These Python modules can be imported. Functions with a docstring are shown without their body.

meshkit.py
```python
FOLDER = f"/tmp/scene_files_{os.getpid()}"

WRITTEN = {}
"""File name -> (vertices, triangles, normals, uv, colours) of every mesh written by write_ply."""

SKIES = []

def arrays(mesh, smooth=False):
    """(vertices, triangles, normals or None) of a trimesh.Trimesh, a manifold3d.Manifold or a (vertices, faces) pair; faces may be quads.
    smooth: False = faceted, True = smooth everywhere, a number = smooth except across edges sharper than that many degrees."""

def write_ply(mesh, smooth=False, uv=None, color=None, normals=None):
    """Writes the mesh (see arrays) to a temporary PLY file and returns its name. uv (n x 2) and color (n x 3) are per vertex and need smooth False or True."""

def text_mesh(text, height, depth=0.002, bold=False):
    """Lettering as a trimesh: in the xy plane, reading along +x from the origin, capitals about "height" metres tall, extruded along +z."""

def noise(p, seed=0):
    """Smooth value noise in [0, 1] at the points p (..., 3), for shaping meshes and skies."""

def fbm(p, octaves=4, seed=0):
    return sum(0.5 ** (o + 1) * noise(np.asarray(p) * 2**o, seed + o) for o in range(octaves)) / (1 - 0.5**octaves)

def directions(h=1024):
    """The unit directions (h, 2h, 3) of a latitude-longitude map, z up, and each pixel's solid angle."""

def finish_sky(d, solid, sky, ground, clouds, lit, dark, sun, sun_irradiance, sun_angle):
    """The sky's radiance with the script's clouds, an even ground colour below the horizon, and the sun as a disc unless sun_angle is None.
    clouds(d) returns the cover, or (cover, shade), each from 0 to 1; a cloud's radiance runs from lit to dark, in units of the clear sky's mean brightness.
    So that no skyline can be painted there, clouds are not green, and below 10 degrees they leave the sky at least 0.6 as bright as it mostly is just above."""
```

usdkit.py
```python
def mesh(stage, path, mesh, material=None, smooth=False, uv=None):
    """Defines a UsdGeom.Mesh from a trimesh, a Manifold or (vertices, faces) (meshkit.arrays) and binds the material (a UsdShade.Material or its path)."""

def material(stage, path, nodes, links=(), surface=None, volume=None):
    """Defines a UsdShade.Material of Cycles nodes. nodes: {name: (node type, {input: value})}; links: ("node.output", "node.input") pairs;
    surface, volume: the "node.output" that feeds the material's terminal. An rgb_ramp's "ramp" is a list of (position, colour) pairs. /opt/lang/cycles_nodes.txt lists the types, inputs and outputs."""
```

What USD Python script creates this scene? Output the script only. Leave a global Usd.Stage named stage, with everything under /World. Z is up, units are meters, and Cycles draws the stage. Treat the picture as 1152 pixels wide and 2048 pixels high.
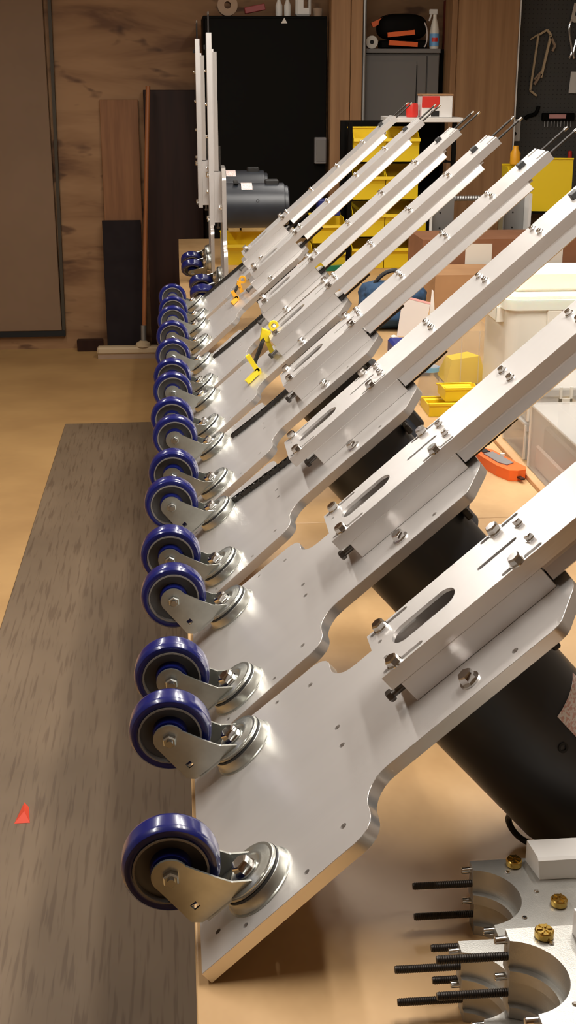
import math, random
import numpy as np, trimesh, usdkit, manifold3d, meshkit
from shapely.geometry import Polygon, Point, LineString, box as sbox
from shapely.ops import unary_union
from pxr import Usd, UsdGeom, UsdLux, UsdShade, Sdf, Gf

random.seed(5); RNG = np.random.default_rng(5)
stage = Usd.Stage.CreateInMemory()
UsdGeom.SetStageUpAxis(stage, UsdGeom.Tokens.z); UsdGeom.SetStageMetersPerUnit(stage, 1.0)
W = UsdGeom.Xform.Define(stage, '/World'); stage.SetDefaultPrim(W.GetPrim())

# ------------------------------------------------------------------ camera, lights, exposure
TABLE = 0.80
EYE = (0.0, 0.0, 1.6924)
PITCH, YAW = math.radians(19.04), math.radians(4.896)
fwd = np.array([math.sin(YAW)*math.cos(PITCH), math.cos(YAW)*math.cos(PITCH), -math.sin(PITCH)])
rgt = np.array([math.cos(YAW), -math.sin(YAW), 0.0]); upv = np.cross(rgt, fwd)
cam = UsdGeom.Camera.Define(stage, '/World/camera')
cam.CreateHorizontalApertureAttr(36.0); cam.CreateVerticalApertureAttr(64.0)
cam.CreateFocalLengthAttr(36.0*2500/1152); cam.CreateClippingRangeAttr(Gf.Vec2f(0.05, 60))
cam.CreateFStopAttr(0.0)
cam.AddTransformOp().Set(Gf.Matrix4d(*rgt, 0, *upv, 0, *(-fwd), 0, *EYE, 1))
cam.CreateExposureAttr(1.72)

def lamp(name, x, y, z, w, l, power, col=(1.0, 0.93, 0.82)):
    L = UsdLux.RectLight.Define(stage, '/World/' + name)
    L.CreateWidthAttr(w); L.CreateHeightAttr(l); L.CreateIntensityAttr(power); L.CreateColorAttr(Gf.Vec3f(*col))
    L.AddTranslateOp().Set(Gf.Vec3d(x, y, z))
LAMPS = [(0.45, 1.8, 20), (0.80, 1.8, 20), (0.50, 3.7, 24), (0.85, 3.7, 24), (0.7, 5.7, 14), (-1.0, 1.5, 24), (-1.0, 4.0, 16), (-1.0, 5.9, 18)]
for i, (x, y, p) in enumerate(LAMPS):
    lamp('tube_lamp_%03d' % i, x, y, 2.66, 0.09, 1.25, p, (1.0, 0.95, 0.88))
dome = UsdLux.DomeLight.Define(stage, '/World/ambient'); dome.CreateIntensityAttr(0.05); dome.CreateColorAttr(Gf.Vec3f(1, .9, .8))

# ------------------------------------------------------------------ materials
LK = '/World/Looks'; MAT = {}
def mat(name, nodes, links=(), surface='p.BSDF'):
    MAT[name] = usdkit.material(stage, f'{LK}/{name}', nodes, links, surface=surface); return MAT[name]
def plain(name, col, rough=.5, metal=0., **k):
    return mat(name, {'p': ('principled_bsdf', dict(base_color=col, roughness=rough, metallic=metal, **k))})
def mottled(name, c0, c1, scale=(4, 4, 4), rough=.5, metal=0., detail=4, lo=.35, hi=.65, bump=0., bscale=None, coords='object', **k):
    n = {'t': ('texture_coordinate', {}), 'm': ('mapping', {'scale': scale}), 'n': ('noise_texture', {'scale': 1.0, 'detail': detail, 'roughness': .6}),
         'r': ('rgb_ramp', {'ramp': [(lo, c0), (hi, c1)]}), 'p': ('principled_bsdf', dict(roughness=rough, metallic=metal, **k))}
    l = [(f't.{coords}', 'm.vector'), ('m.vector', 'n.vector'), ('n.fac', 'r.fac'), ('r.color', 'p.base_color')]
    if bump:
        n['m2'] = ('mapping', {'scale': bscale or scale}); n['n2'] = ('noise_texture', {'scale': 1.0, 'detail': 3})
        n['b'] = ('bump', {'strength': bump, 'distance': .002})
        l += [(f't.{coords}', 'm2.vector'), ('m2.vector', 'n2.vector'), ('n2.fac', 'b.height'), ('b.normal', 'p.normal')]
    return mat(name, n, l)

mottled('aluminium', (.70, .675, .655), (.735, .71, .69), (2, 14, 14), rough=.36, metal=.72, lo=.3, hi=.7, bump=.05, bscale=(6, 420, 420))
plain('milled_edge', (.76, .73, .70), .30, .85)
mottled('cast_aluminium', (.38, .37, .345), (.43, .42, .39), (30, 30, 30), rough=.42, metal=.7, bump=.1, bscale=(700, 700, 700))
mottled('zinc', (.44, .45, .41), (.54, .55, .51), (25, 25, 25), rough=.30, metal=.9)
plain('chrome', (.72, .72, .71), .14, 1.)
plain('nut_steel', (.60, .64, .64), .2, 1.)
plain('dark_steel', (.05, .047, .045), .38, .8)
plain('chain_steel', (.07, .065, .06), .3, .9)
plain('black_bolt', (.16, .15, .14), .3, .9)
plain('thread_black', (.035, .03, .027), .42, .7)
plain('blue_urethane', (.005, .009, .10), .22, 0., coat_weight=.35, coat_roughness=.05)
plain('wheel_core', (.06, .056, .054), .35)
plain('wheel_rim', (.20, .185, .17), .35)
mottled('black_housing', (.015, .018, .024), (.021, .025, .033), (8, 8, 8), rough=.40, specular_ior_level=.5)
plain('black_rubber', (.012, .012, .012), .55)
plain('brass', (.62, .42, .11), .2, 1.)
plain('white_plastic', (.80, .78, .75), .4)
plain('cream_plastic', (.90, .85, .72), .45, subsurface_weight=.2, subsurface_scale=.02)
plain('yellow_plastic', (.78, .55, .01), .38)
plain('yellow_paint', (.85, .66, .02), .35)
plain('orange_plastic', (.82, .13, .015), .4)
plain('amber_plastic', (.80, .38, .02), .4)
plain('grey_plastic', (.20, .19, .19), .45)
plain('blue_plastic', (.01, .02, .16), .4)
plain('blue_cap', (.18, .42, .75), .4)
plain('green_plastic', (.01, .18, .09), .4)
plain('red_plastic', (.65, .03, .02), .4)
plain('dull_red', (.28, .04, .04), .5)
plain('dark_red', (.12, .018, .012), .5)
plain('tan_cloth', (.36, .25, .17), .8)
plain('black_paint', (.005, .0044, .0036), .6, specular_ior_level=.06)
plain('steel_grey', (.17, .16, .15), .5)
plain('cabinet_grey', (.145, .135, .125), .55)
plain('olive_trim', (.05, .038, .022), .6); plain('dark_gap', (.01, .01, .01), .8)
plain('galvanised', (.33, .33, .32), .42, .75)
plain('pale_edge', (.72, .70, .66), .5)
plain('paper', (.72, .67, .58), .7)
plain('red_scrap', (.75, .07, .03), .6)
plain('fabric_blue', (.02, .06, .13), .8)
plain('pack_grey', (.62, .56, .52), .6)
plain('pack_pink', (.70, .35, .33), .6)
mottled('dark_lower_board', (.014, .009, .010), (.019, .013, .014), (8, 8, 8), rough=.7, specular_ior_level=.2)
def clear(name, tint, fac, rough=.08):
    return mat(name, {'t': ('transparent_bsdf', {'color': tint}), 'g': ('principled_bsdf', {'base_color': (.82, .80, .77), 'roughness': rough}),
                      'x': ('mix_closure', {'fac': fac})}, [('t.BSDF', 'x.closure1'), ('g.BSDF', 'x.closure2')], surface='x.closure')
clear('clear_plastic', (.93, .92, .90), .10); clear('hazy_plastic', (.96, .95, .93), .33, .25); mat('frosted_plastic', {'t': ('transparent_bsdf', {'color': (.95, .92, .85)}), 'g': ('principled_bsdf', {'base_color': (.88, .83, .72), 'roughness': .4}), 'x': ('mix_closure', {'fac': .88})}, [('t.BSDF', 'x.closure1'), ('g.BSDF', 'x.closure2')], surface='x.closure')
plain('glassy', (.95, .95, .93), .05, 0., transmission_weight=1., ior=1.2)
mottled('fibreboard', (.40, .235, .098), (.55, .35, .165), (2.6, 1.8, 2), rough=.5, detail=6, lo=.34, hi=.56, bump=.05, bscale=(60, 60, 60))
mottled('board_edge', (.50, .27, .12), (.58, .33, .16), (9, 9, 60), rough=.6)
mottled('floor_wood', (.37, .21, .078), (.47, .28, .108), (1.1, 1.6, 1), rough=.55, detail=6, lo=.35, hi=.62, bump=.05, bscale=(20, 20, 20))
mottled('card', (.36, .19, .085), (.42, .23, .105), (5, 5, 5), rough=.75)
mottled('card_dark', (.21, .085, .035), (.26, .11, .05), (5, 5, 5), rough=.75)
mottled('door_paint', (.205, .125, .07), (.23, .14, .08), (2, 2, 2), rough=.65)
mottled('stud', (.25, .125, .05), (.36, .195, .085), (26, 26, 1.1), rough=.65, detail=5, lo=.3, hi=.68)
mottled('plank_tan', (.20, .078, .024), (.27, .115, .04), (30, 30, 1.6), rough=.6, detail=5)
mottled('plank_dark', (.020, .007, .004), (.032, .012, .007), (20, 20, 1.2), rough=.5, specular_ior_level=.2)
mottled('broom_wood', (.30, .10, .03), (.36, .13, .045), (40, 40, 2), rough=.45)
mottled('block_wood', (.42, .28, .10), (.52, .36, .15), (40, 6, 40), rough=.6)
plain('broom_head', (.55, .42, .26), .6)
# plywood: horizontal figure with dark knots
mat('plywood', {'t': ('texture_coordinate', {}), 'm': ('mapping', {'scale': (1.1, 1, 5.5)}), 'n': ('noise_texture', {'scale': 1.0, 'detail': 5, 'roughness': .55, 'distortion': .5}),
    'r': ('rgb_ramp', {'ramp': [(.34, (.14, .06, .022)), (.46, (.27, .14, .06)), (.62, (.35, .195, .09))]}),
    'm2': ('mapping', {'scale': (4.2, 1, 9.5)}), 'n2': ('noise_texture', {'scale': 1.0, 'detail': 2, 'distortion': .3}),
    'k': ('rgb_ramp', {'ramp': [(.62, (1, 1, 1)), (.70, (.42, .36, .33))]}), 'x': ('mix', {'mix_type': 'multiply', 'fac': 1.0}),
    'p': ('principled_bsdf', {'roughness': .65})},
    [('t.object', 'm.vector'), ('m.vector', 'n.vector'), ('n.fac', 'r.fac'), ('t.object', 'm2.vector'), ('m2.vector', 'n2.vector'), ('n2.fac', 'k.fac'),
     ('r.color', 'x.color1'), ('k.color', 'x.color2'), ('x.color', 'p.base_color')])
# mat: brown grey sheet with dark dashes running away from the camera
mat('mat_sheet', {'t': ('texture_coordinate', {}), 'm': ('mapping', {'scale': (95, 5, 1)}), 'n': ('noise_texture', {'scale': 1.0, 'detail': 2, 'roughness': .5}),
    'k': ('rgb_ramp', {'ramp': [(.36, (.66, .60, .55)), (.46, (1, 1, 1))]}),
    'm2': ('mapping', {'scale': (2.2, 1.6, 1)}), 'n2': ('noise_texture', {'scale': 1.0, 'detail': 5}),
    'r': ('rgb_ramp', {'ramp': [(.3, (.130, .087, .050)), (.65, (.180, .124, .074))]}), 'x': ('mix', {'mix_type': 'multiply', 'fac': .8}),
    'p': ('principled_bsdf', {'roughness': .6})},
    [('t.object', 'm.vector'), ('m.vector', 'n.vector'), ('n.fac', 'k.fac'), ('t.object', 'm2.vector'), ('m2.vector', 'n2.vector'), ('n2.fac', 'r.fac'),
     ('r.color', 'x.color1'), ('k.color', 'x.color2'), ('x.color', 'p.base_color')])
# pegboard: dark grey with a grid of holes 25 mm apart
mat('pegboard', {'t': ('texture_coordinate', {}), 'm': ('mapping', {'scale': (39.37, 39.37, 39.37)}), 'f': ('vector_math', {'math_type': 'fraction'}),
    's': ('vector_math', {'math_type': 'subtract', 'vector2': (.5, .5, .5)}), 'y': ('vector_math', {'math_type': 'multiply', 'vector2': (1, 0, 1)}), 'l': ('vector_math', {'math_type': 'length'}),
    'r': ('rgb_ramp', {'ramp': [(.10, (.012, .012, .012)), (.15, (.058, .057, .053))]}), 'p': ('principled_bsdf', {'roughness': .6})},
    [('t.object', 'm.vector'), ('m.vector', 'f.vector1'), ('f.vector', 's.vector1'), ('s.vector', 'y.vector1'), ('y.vector', 'l.vector1'), ('l.value', 'r.fac'), ('r.color', 'p.base_color')])
# printed labels: pale ground with rows of small red print
mat('printed_label', {'t': ('texture_coordinate', {}), 'm': ('mapping', {'scale': (260, 260, 420)}), 'n': ('noise_texture', {'scale': 1.0, 'detail': 1}),
    'r': ('rgb_ramp', {'ramp': [(.40, (.66, .40, .36)), (.54, (.80, .75, .73))]}), 'p': ('principled_bsdf', {'roughness': .5})},
    [('t.object', 'm.vector'), ('m.vector', 'n.vector'), ('n.fac', 'r.fac'), ('r.color', 'p.base_color')])
plain('plaster', (.50, .46, .41), .8); plain('plaster_white', (.62, .59, .55), .8)

# ------------------------------------------------------------------ mesh helpers
def box(x0, x1, y0, y1, z0, z1, c=0.0):
    if c <= 0:
        m = trimesh.creation.box([x1-x0, y1-y0, z1-z0]); m.apply_translation([(x0+x1)/2, (y0+y1)/2, (z0+z1)/2]); return m
    P = []
    for a in (x0, x1):
        for b in (y0, y1):
            for d in (z0, z1):
                sx, sy, sz = (c if a == x0 else -c), (c if b == y0 else -c), (c if d == z0 else -c)
                P += [(a, b+sy, d+sz), (a+sx, b, d+sz), (a+sx, b+sy, d)]
    return trimesh.PointCloud(P).convex_hull
def along(m, axis, pos):
    m.apply_transform(trimesh.geometry.align_vectors([0, 0, 1], axis)); m.apply_translation(pos); return m
def lathe(profile, axis=(0, 0, 1), pos=(0, 0, 0), seg=32):
    return along(trimesh.creation.revolve(np.array(profile, float), sections=seg), axis, pos)
def cyl(r, h, pos, axis=(0, 0, 1), seg=24, c=0.0):
    p = [(0, 0), (r-c, 0), (r, c), (r, h-c), (r-c, h), (0, h)] if c else [(0, 0), (r, 0), (r, h), (0, h)]
    return lathe(p, axis, pos, seg)
def hexhead(r, h, pos, axis=(0, 0, 1), washer=None):
    a = np.arange(6)*math.pi/3 + .4; P = []
    for z, k in ((0, 1), (h*.75, 1), (h, .82)): P += [(r*k*math.cos(t), r*k*math.sin(t), z) for t in a]
    m = trimesh.PointCloud(P).convex_hull
    ms = [m]
    if washer:
        m.apply_translation([0, 0, washer[1]]); ms.append(trimesh.creation.revolve(np.array([(0, 0), (washer[0], 0), (washer[0], washer[1]), (0, washer[1])]), sections=20))
    return along(cat(*ms), axis, pos)
def cat(*ms): return trimesh.util.concatenate([m for m in ms])
def ext(poly, z0, z1):
    gs = getattr(poly, 'geoms', [poly]); out = []
    for g in gs:
        m = trimesh.creation.extrude_polygon(g, z1-z0, engine='earcut'); m.apply_translation([0, 0, z0]); out.append(m)
    return cat(*out)
RX = trimesh.transformations.rotation_matrix(math.pi/2, [1, 0, 0])
def extxz(poly, y0, y1):           # polygon in (x, z), pulled along y
    m = ext(poly, 0, y1-y0); m.apply_transform(RX); m.apply_translation([0, y1, 0]); return m
def extyz(poly, x0, x1):           # polygon in (y, z), pulled along x
    m = ext(poly, 0, x1-x0); v = m.vertices.copy(); m.vertices = np.c_[v[:, 2]+x0, v[:, 0], v[:, 1]]; return m
def tube(pts, r, seg=8):
    pts = np.array(pts, float); T = np.gradient(pts, axis=0); T /= np.linalg.norm(T, axis=1)[:, None]
    ref = np.array([0, 0, 1.0]) if abs(T[0][2]) < .9 else np.array([1.0, 0, 0])
    V = []; N = ref - T[0]*(ref@T[0]); N /= np.linalg.norm(N)
    for p, t in zip(pts, T):
        N = N - t*(N@t); N /= np.linalg.norm(N); Bn = np.cross(t, N)
        V += [p + r*(math.cos(a)*N + math.sin(a)*Bn) for a in np.linspace(0, 2*math.pi, seg, endpoint=False)]
    F = []
    n = len(pts)
    for i in range(n-1):
        for j in range(seg):
            a, b = i*seg+j, i*seg+(j+1) % seg; F += [(a, b, b+seg), (a, b+seg, a+seg)]
    V += [pts[0], pts[-1]]
    for j in range(seg): F += [(n*seg, (j+1) % seg, j), (n*seg+1, (n-1)*seg+j, (n-1)*seg+(j+1) % seg)]
    return trimesh.Trimesh(V, F, process=False)
def smoothpts(pts, n=24):
    from scipy.interpolate import CubicSpline
    pts = np.array(pts, float); t = np.linspace(0, 1, len(pts)); return CubicSpline(t, pts)(np.linspace(0, 1, n))
def hull(P): return trimesh.PointCloud(P).convex_hull
def cutout(a, *bs):
    def mf(m): return manifold3d.Manifold(manifold3d.Mesh(np.asarray(m.vertices, np.float32), np.asarray(m.faces, np.uint32)))
    A = mf(a)
    for b in bs: A = A - mf(b)
    r = A.to_mesh(); return trimesh.Trimesh(r.vert_properties[:, :3], r.tri_verts, process=False)
def turned(m, deg, axis=(0, 0, 1), at=(0, 0, 0)):
    m = m.copy(); m.apply_transform(trimesh.transformations.rotation_matrix(math.radians(deg), axis, at)); return m
def moved(m, *d): m = m.copy(); m.apply_translation(d); return m
def bar(p, q, w, h=None):          # square bar from p to q
    p, q = np.array(p, float), np.array(q, float); L = np.linalg.norm(q-p)
    return along(box(-w/2, w/2, -(h or w)/2, (h or w)/2, 0, L), (q-p)/L, p)

# ------------------------------------------------------------------ scene-graph helpers
USED = {}
def path(name, parent):
    base = (str(parent.GetPath()) if parent else '/World') + '/' + name
    k = USED.get(base, 0); USED[base] = k+1
    return base if k == 0 else '%s_%03d' % (base, k)
def tag(pr, label=None, cat_=None, group=None, kind=None):
    for k, v in (('label', label), ('category', cat_), ('group', group), ('kind', kind)):
        if v: pr.SetCustomDataByKey(k, v)
    return pr
def part(name, mesh, m, parent=None, label=None, smooth=32, kind=None):
    p = usdkit.mesh(stage, path(name, parent), mesh, MAT[m], smooth=smooth).GetPrim()
    return tag(p, label, kind=kind)
def thing(name, label, cat_, M=None, group=None, loc=None, rotz=0):
    x = UsdGeom.Xform.Define(stage, path(name, None))
    if M is not None: x.AddTransformOp().Set(Gf.Matrix4d(*[float(a) for a in np.array(M).T.ravel()]))
    elif loc is not None:
        x.AddTranslateOp().Set(Gf.Vec3d(*loc))
        if rotz: x.AddRotateZOp().Set(rotz)
    return tag(x.GetPrim(), label, cat_, group)
def single(name, mesh, m, label, cat_, group=None, smooth=32):
    return tag(part(name, mesh, m, None, smooth=smooth), label, cat_, group)
def struct(name, mesh, m, label, smooth=False):
    return tag(part(name, mesh, m, None, smooth=smooth), label, kind='structure')

# ------------------------------------------------------------------ room shell
struct('floor', box(-3.6, 3.4, -2.6, 8.5, -.1, 0), 'floor_wood', 'worn tan wooden floor of the workshop')
struct('ceiling', box(-3.6, 3.4, -2.6, 8.5, 2.8, 2.9), 'plaster_white', 'pale ceiling above the workshop')
struct('wall_back', box(-3.6, 3.4, 8.35, 8.5, 0, 2.8), 'plywood', 'plywood back wall with dark knots and horizontal figure')
struct('wall_left', box(-3.7, -3.6, -2.6, 8.5, 0, 2.8), 'plaster', 'plain left wall')
struct('wall_right', box(3.4, 3.5, -2.6, 8.5, 0, 2.8), 'plaster', 'plain right wall')
struct('wall_front', box(-3.6, 3.4, -2.7, -2.6, 0, 2.8), 'plywood', 'plain wall behind the camera')

d1 = tag(UsdGeom.Xform.Define(stage, path('door_1', None)).GetPrim(), 'flat brown sliding door slab at the left of the plywood wall', None, None, 'structure')
part('door_leaf', box(-1.75, -.79, 8.30, 8.345, .13, 2.7, .003), 'door_paint', d1)
part('edge_trim', extxz(Polygon([(-.788, .09), (-.768, .09), (-.732, 2.7), (-.752, 2.7), (-.772, 1.2)]), 8.31, 8.345), 'olive_trim', d1, 'dark metal edge strip')
part('bottom_track', box(-1.75, -.77, 8.305, 8.345, .09, .13), 'dark_gap', d1)

# ------------------------------------------------------------------ floor sheet and scrap
single('floor_mat', box(-.615, .9, .3, 6.35, 0.0, .012, .003), 'mat_sheet', 'grey brown floor sheet with dark grain dashes beside the workbench', 'mat')
single('plastic_scrap', hull([(-.432, 2.63, .0125), (-.395, 2.63, .0125), (-.405, 2.70, .0125), (-.41, 2.655, .03), (-.418, 2.72, .014)]), 'red_scrap', 'small orange red triangular scrap lying on the floor sheet', 'scrap')

# ------------------------------------------------------------------ workbench
wb = thing('workbench', 'long workbench topped with tan fibreboard sheets, aluminium arms lined along its edge', 'workbench')
for y0, y1 in ((.06, 2.5), (2.503, 4.94), (4.943, 7.6)):
    part('top_sheet', box(-.004, 1.30, y0, y1, TABLE-.019, TABLE, .0012), 'fibreboard', wb)
part('front_apron', box(.004, .042, .1, 7.55, TABLE-.12, TABLE-.0195), 'stud', wb)
part('back_apron', box(1.25, 1.288, .1, 7.55, TABLE-.12, TABLE-.0195), 'stud', wb)
for y in (.15, 2.45, 4.9, 7.45):
    for x in (.05, 1.16): part('leg', box(x, x+.088, y-.044, y+.044, 0.012 if y < 6.3 and x < .8 else 0, TABLE-.0195), 'stud', wb)
for y in (2.45, 4.9): part('cross_rail', box(.138, 1.16, y-.019, y+.019, TABLE-.11, TABLE-.0195), 'stud', wb)
sb = thing('side_bench', 'low tan bench top behind the workbench under boxes and bins', 'workbench')
part('top_sheet', box(1.31, 2.5, 3.6, 7.6, TABLE-.03, TABLE, .001), 'fibreboard', sb)
for y in (3.7, 7.5):
    for x in (1.35, 2.4): part('leg', box(x, x+.08, y-.04, y+.04, 0, TABLE-.03), 'stud', sb)
single('wood_strip', box(.803, .822, 2.35, 3.35, TABLE, TABLE+.012, .0015), 'board_edge', 'thin pale wooden strip lying on the bench along the clear boxes', 'wood strip')

# ------------------------------------------------------------------ aluminium arms
def arc(cx, cy, r, a0, a1, n=8): return [(cx+r*math.cos(math.radians(t)), cy+r*math.sin(math.radians(t))) for t in np.linspace(a0, a1, n)]
PT = .0159
half = [(0, .2155), (.196, .2048), (.213, .2046), (.2235, .2022), (.2315, .1972), (.2370, .190), (.2398, .181), (.2404, .170), (.2400, .160), (.2412, .1515), (.2452, .1420), (.2510, .1340),
        (.2580, .1280), (.2660, .1248), (.2760, .1237), (.5050, .1237), (.5125, .1222), (.5190, .1175), (.5470, .0830), (.5510, .0760), (.5535, .0660)]
outline = Polygon(half + [(u, -v) for u, v in half[::-1]])
holes = []
for s in (-1, 1):
    holes += [Point(.205, s*.1636).buffer(.0036), Point(.228, s*.0212).buffer(.0036), Point(.459, s*.106).buffer(.0036),
              Point(.0255, -.1695*s).buffer(.003), Point(.0633, -.1949*s).buffer(.003), Point(.150, -.189*s).buffer(.003)]
PLATE = ext(outline.difference(unary_union(holes)).buffer(-.0004), -PT, 0)
def ring_wall(poly, z0, z1):
    c = np.array(poly.exterior.coords)[:-1]; n = len(c); V = np.vstack([np.c_[c, np.full(n, z0)], np.c_[c, np.full(n, z1)]])
    inner = np.array(poly.buffer(-.0012).exterior.coords); 
    return ext(poly.difference(poly.buffer(-.0012)), z0, z1)
dense = [(half[0])]
PLATE_EDGE = ring_wall(Polygon(half + [(u, -v) for u, v in half[::-1]]), -PT+.0004, -.0004)

def slot(u0, u1, v, w): return LineString([(u0+w/2, v), (u1-w/2, v)]).buffer(w/2, quad_segs=8)
U0, U1, BW, BT = .3237, 1.060, .0555, .0500
top = sbox(U0, -BW, U1, BW)
cuts = [slot(.352, .445, .001, .036), slot(.4790, .536, .001, .0068), Point(.3373, .0215).buffer(.0030), Point(.3373, -.0195).buffer(.0030)]
for s in (-1, 1): cuts += [slot(.328, .385, s*.0478, .0066), slot(.4985, .5548, s*.0495, .0066), sbox(1.034, s*.036-.006, 1.07, s*.036+.006)]
cuts += [sbox(1.000, -.0085, 1.0165, .0125)]
top = top.difference(unary_union(cuts))
BEAM = cat(ext(top, BT-.0045, BT), box(U0, U1, -BW, -BW+.005, .0302, BT-.0045), box(U0, U1, BW-.005, BW, .0302, BT-.0045), box(U0+.004, U1-.03, -BW+.005, BW-.005, .0302, .0325))
RAILP = Polygon([(-.0550, .0301), (-.0555, .0265), (-.0600, .0125), (-.0580, .0105), (.0580, .0105), (.0600, .0125), (.0555, .0265), (.0550, .0301)])
RAIL = cat(extyz(RAILP, .538, .990), box(.990, 1.0, -.05, .05, .0235, .0298))
BLOCK = box(.3355, .5360, -.0553, .0553, .0002, .0300, .0006)
BIGBOLT = [(.345, -.0478), (.345, .0478), (.5212, -.0495), (.5212, .0495)]
SCREW = [(u, s*.0243) for u in (.548, .669, .794, .919) for s in (-1, 1)]

def caster(t, s, swivel):
    us, vs = .0885, s*.1445
    R = trimesh.transformations.rotation_matrix(math.radians(swivel), [0, 0, 1])
    def put(m, rot=True):
        m = m.copy()
        if rot: m.apply_transform(R)
        m.apply_translation([us, vs, 0]); return m
    lobe = Point(-.0512, .0868).buffer(.0205, quad_segs=10)
    leg = unary_union([lobe, Polygon([(-.068, .097), (-.0375, .1015), (-.0250, .0700), (-.0180, .0530), (-.0100, .0360), (.0060, .0230), (.0060, .0195), (-.046, .0195), (-.0660, .0215), (-.0740, .0300), (-.0715, .083)])])
    leg = leg.buffer(.002).buffer(-.002).difference(sbox(-.0610, .0385, -.0530, .0465))
    fork = cat(extxz(leg, -.0272, -.0242), extxz(leg, .0242, .0272),
               ext(unary_union([Point(0, 0).buffer(.0365), sbox(-.060, -.0272, 0, .0272)]).difference(Point(0, 0).buffer(.0120)), .0180, .0215))
    c = part('caster', put(fork), 'zinc', t)
    part('raceway', put(lathe([(0, 0.0002), (.0448, .0002), (.0448, .0012), (.0425, .0020), (.0418, .0060), (.0400, .0130), (.0390, .0140), (0, .0140)], seg=40), False), 'zinc', c)
    part('seal_ring', put(lathe([(.030, .0138), (.0392, .0138), (.0392, .0165), (.030, .0165)], seg=40), False), 'black_rubber', c, 'black seal ring')
    part('swivel_cup', put(lathe([(.012, .0165), (.0378, .0165), (.0385, .0178), (.0375, .0196), (.0330, .0217), (.0275, .0222), (.0240, .0240), (.0205, .0240), (.0180, .0222), (.0125, .0218)], seg=40)), 'zinc', c)
    part('king_nut', put(hexhead(.0115, .0120, (0, 0, .0222), washer=(.0135, .002))), 'chrome', c)
    wc = (-.0508, 0, .0865)
    tread = lathe([(.0400, -.0154), (.0450, -.0172), (.0490, -.0164), (.0520, -.0132), (.0530, -.0085), (.0530, .0085), (.0520, .0132), (.0490, .0164), (.0450, .0172), (.0400, .0154)], (0, 1, 0), wc, 56)
    part('wheel_tread', put(tread), 'blue_urethane', c, 'glossy blue tyre')
    part('wheel_rim', put(cat(*[lathe([(.0385, a), (.0408, a), (.0408, b), (.0385, b), (.0385, a)], (0, 1, 0), wc, 48) for a, b in ((-.0178, -.010), (.010, .0178))])), 'wheel_rim', c, 'pale grey rim ring')
    part('wheel_core', put(lathe([(.010, -.0085), (.026, -.0070), (.0355, -.0095), (.0395, -.0100), (.0395, .0100), (.0355, .0095), (.026, .0070), (.010, .0085)], (0, 1, 0), wc, 48)), 'wheel_core', c, 'dark grey recessed wheel disc')
    part('wheel_hub', put(lathe([(.004, -.0220), (.0215, -.0200), (.0230, -.0070), (.0230, .0070), (.0215, .0200), (.004, .0220)], (0, 1, 0), wc, 36)), 'blue_urethane', c)
    part('axle_nut', put(cat(hexhead(.0092, .0080, (wc[0], -.0271, wc[2]), (0, -1, 0)), hexhead(.0092, .0070, (wc[0], .0271, wc[2]), (0, 1, 0)), cyl(.0045, .066, (wc[0], -.0385, wc[2]), (0, 1, 0), 14))), 'nut_steel', c)

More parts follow.
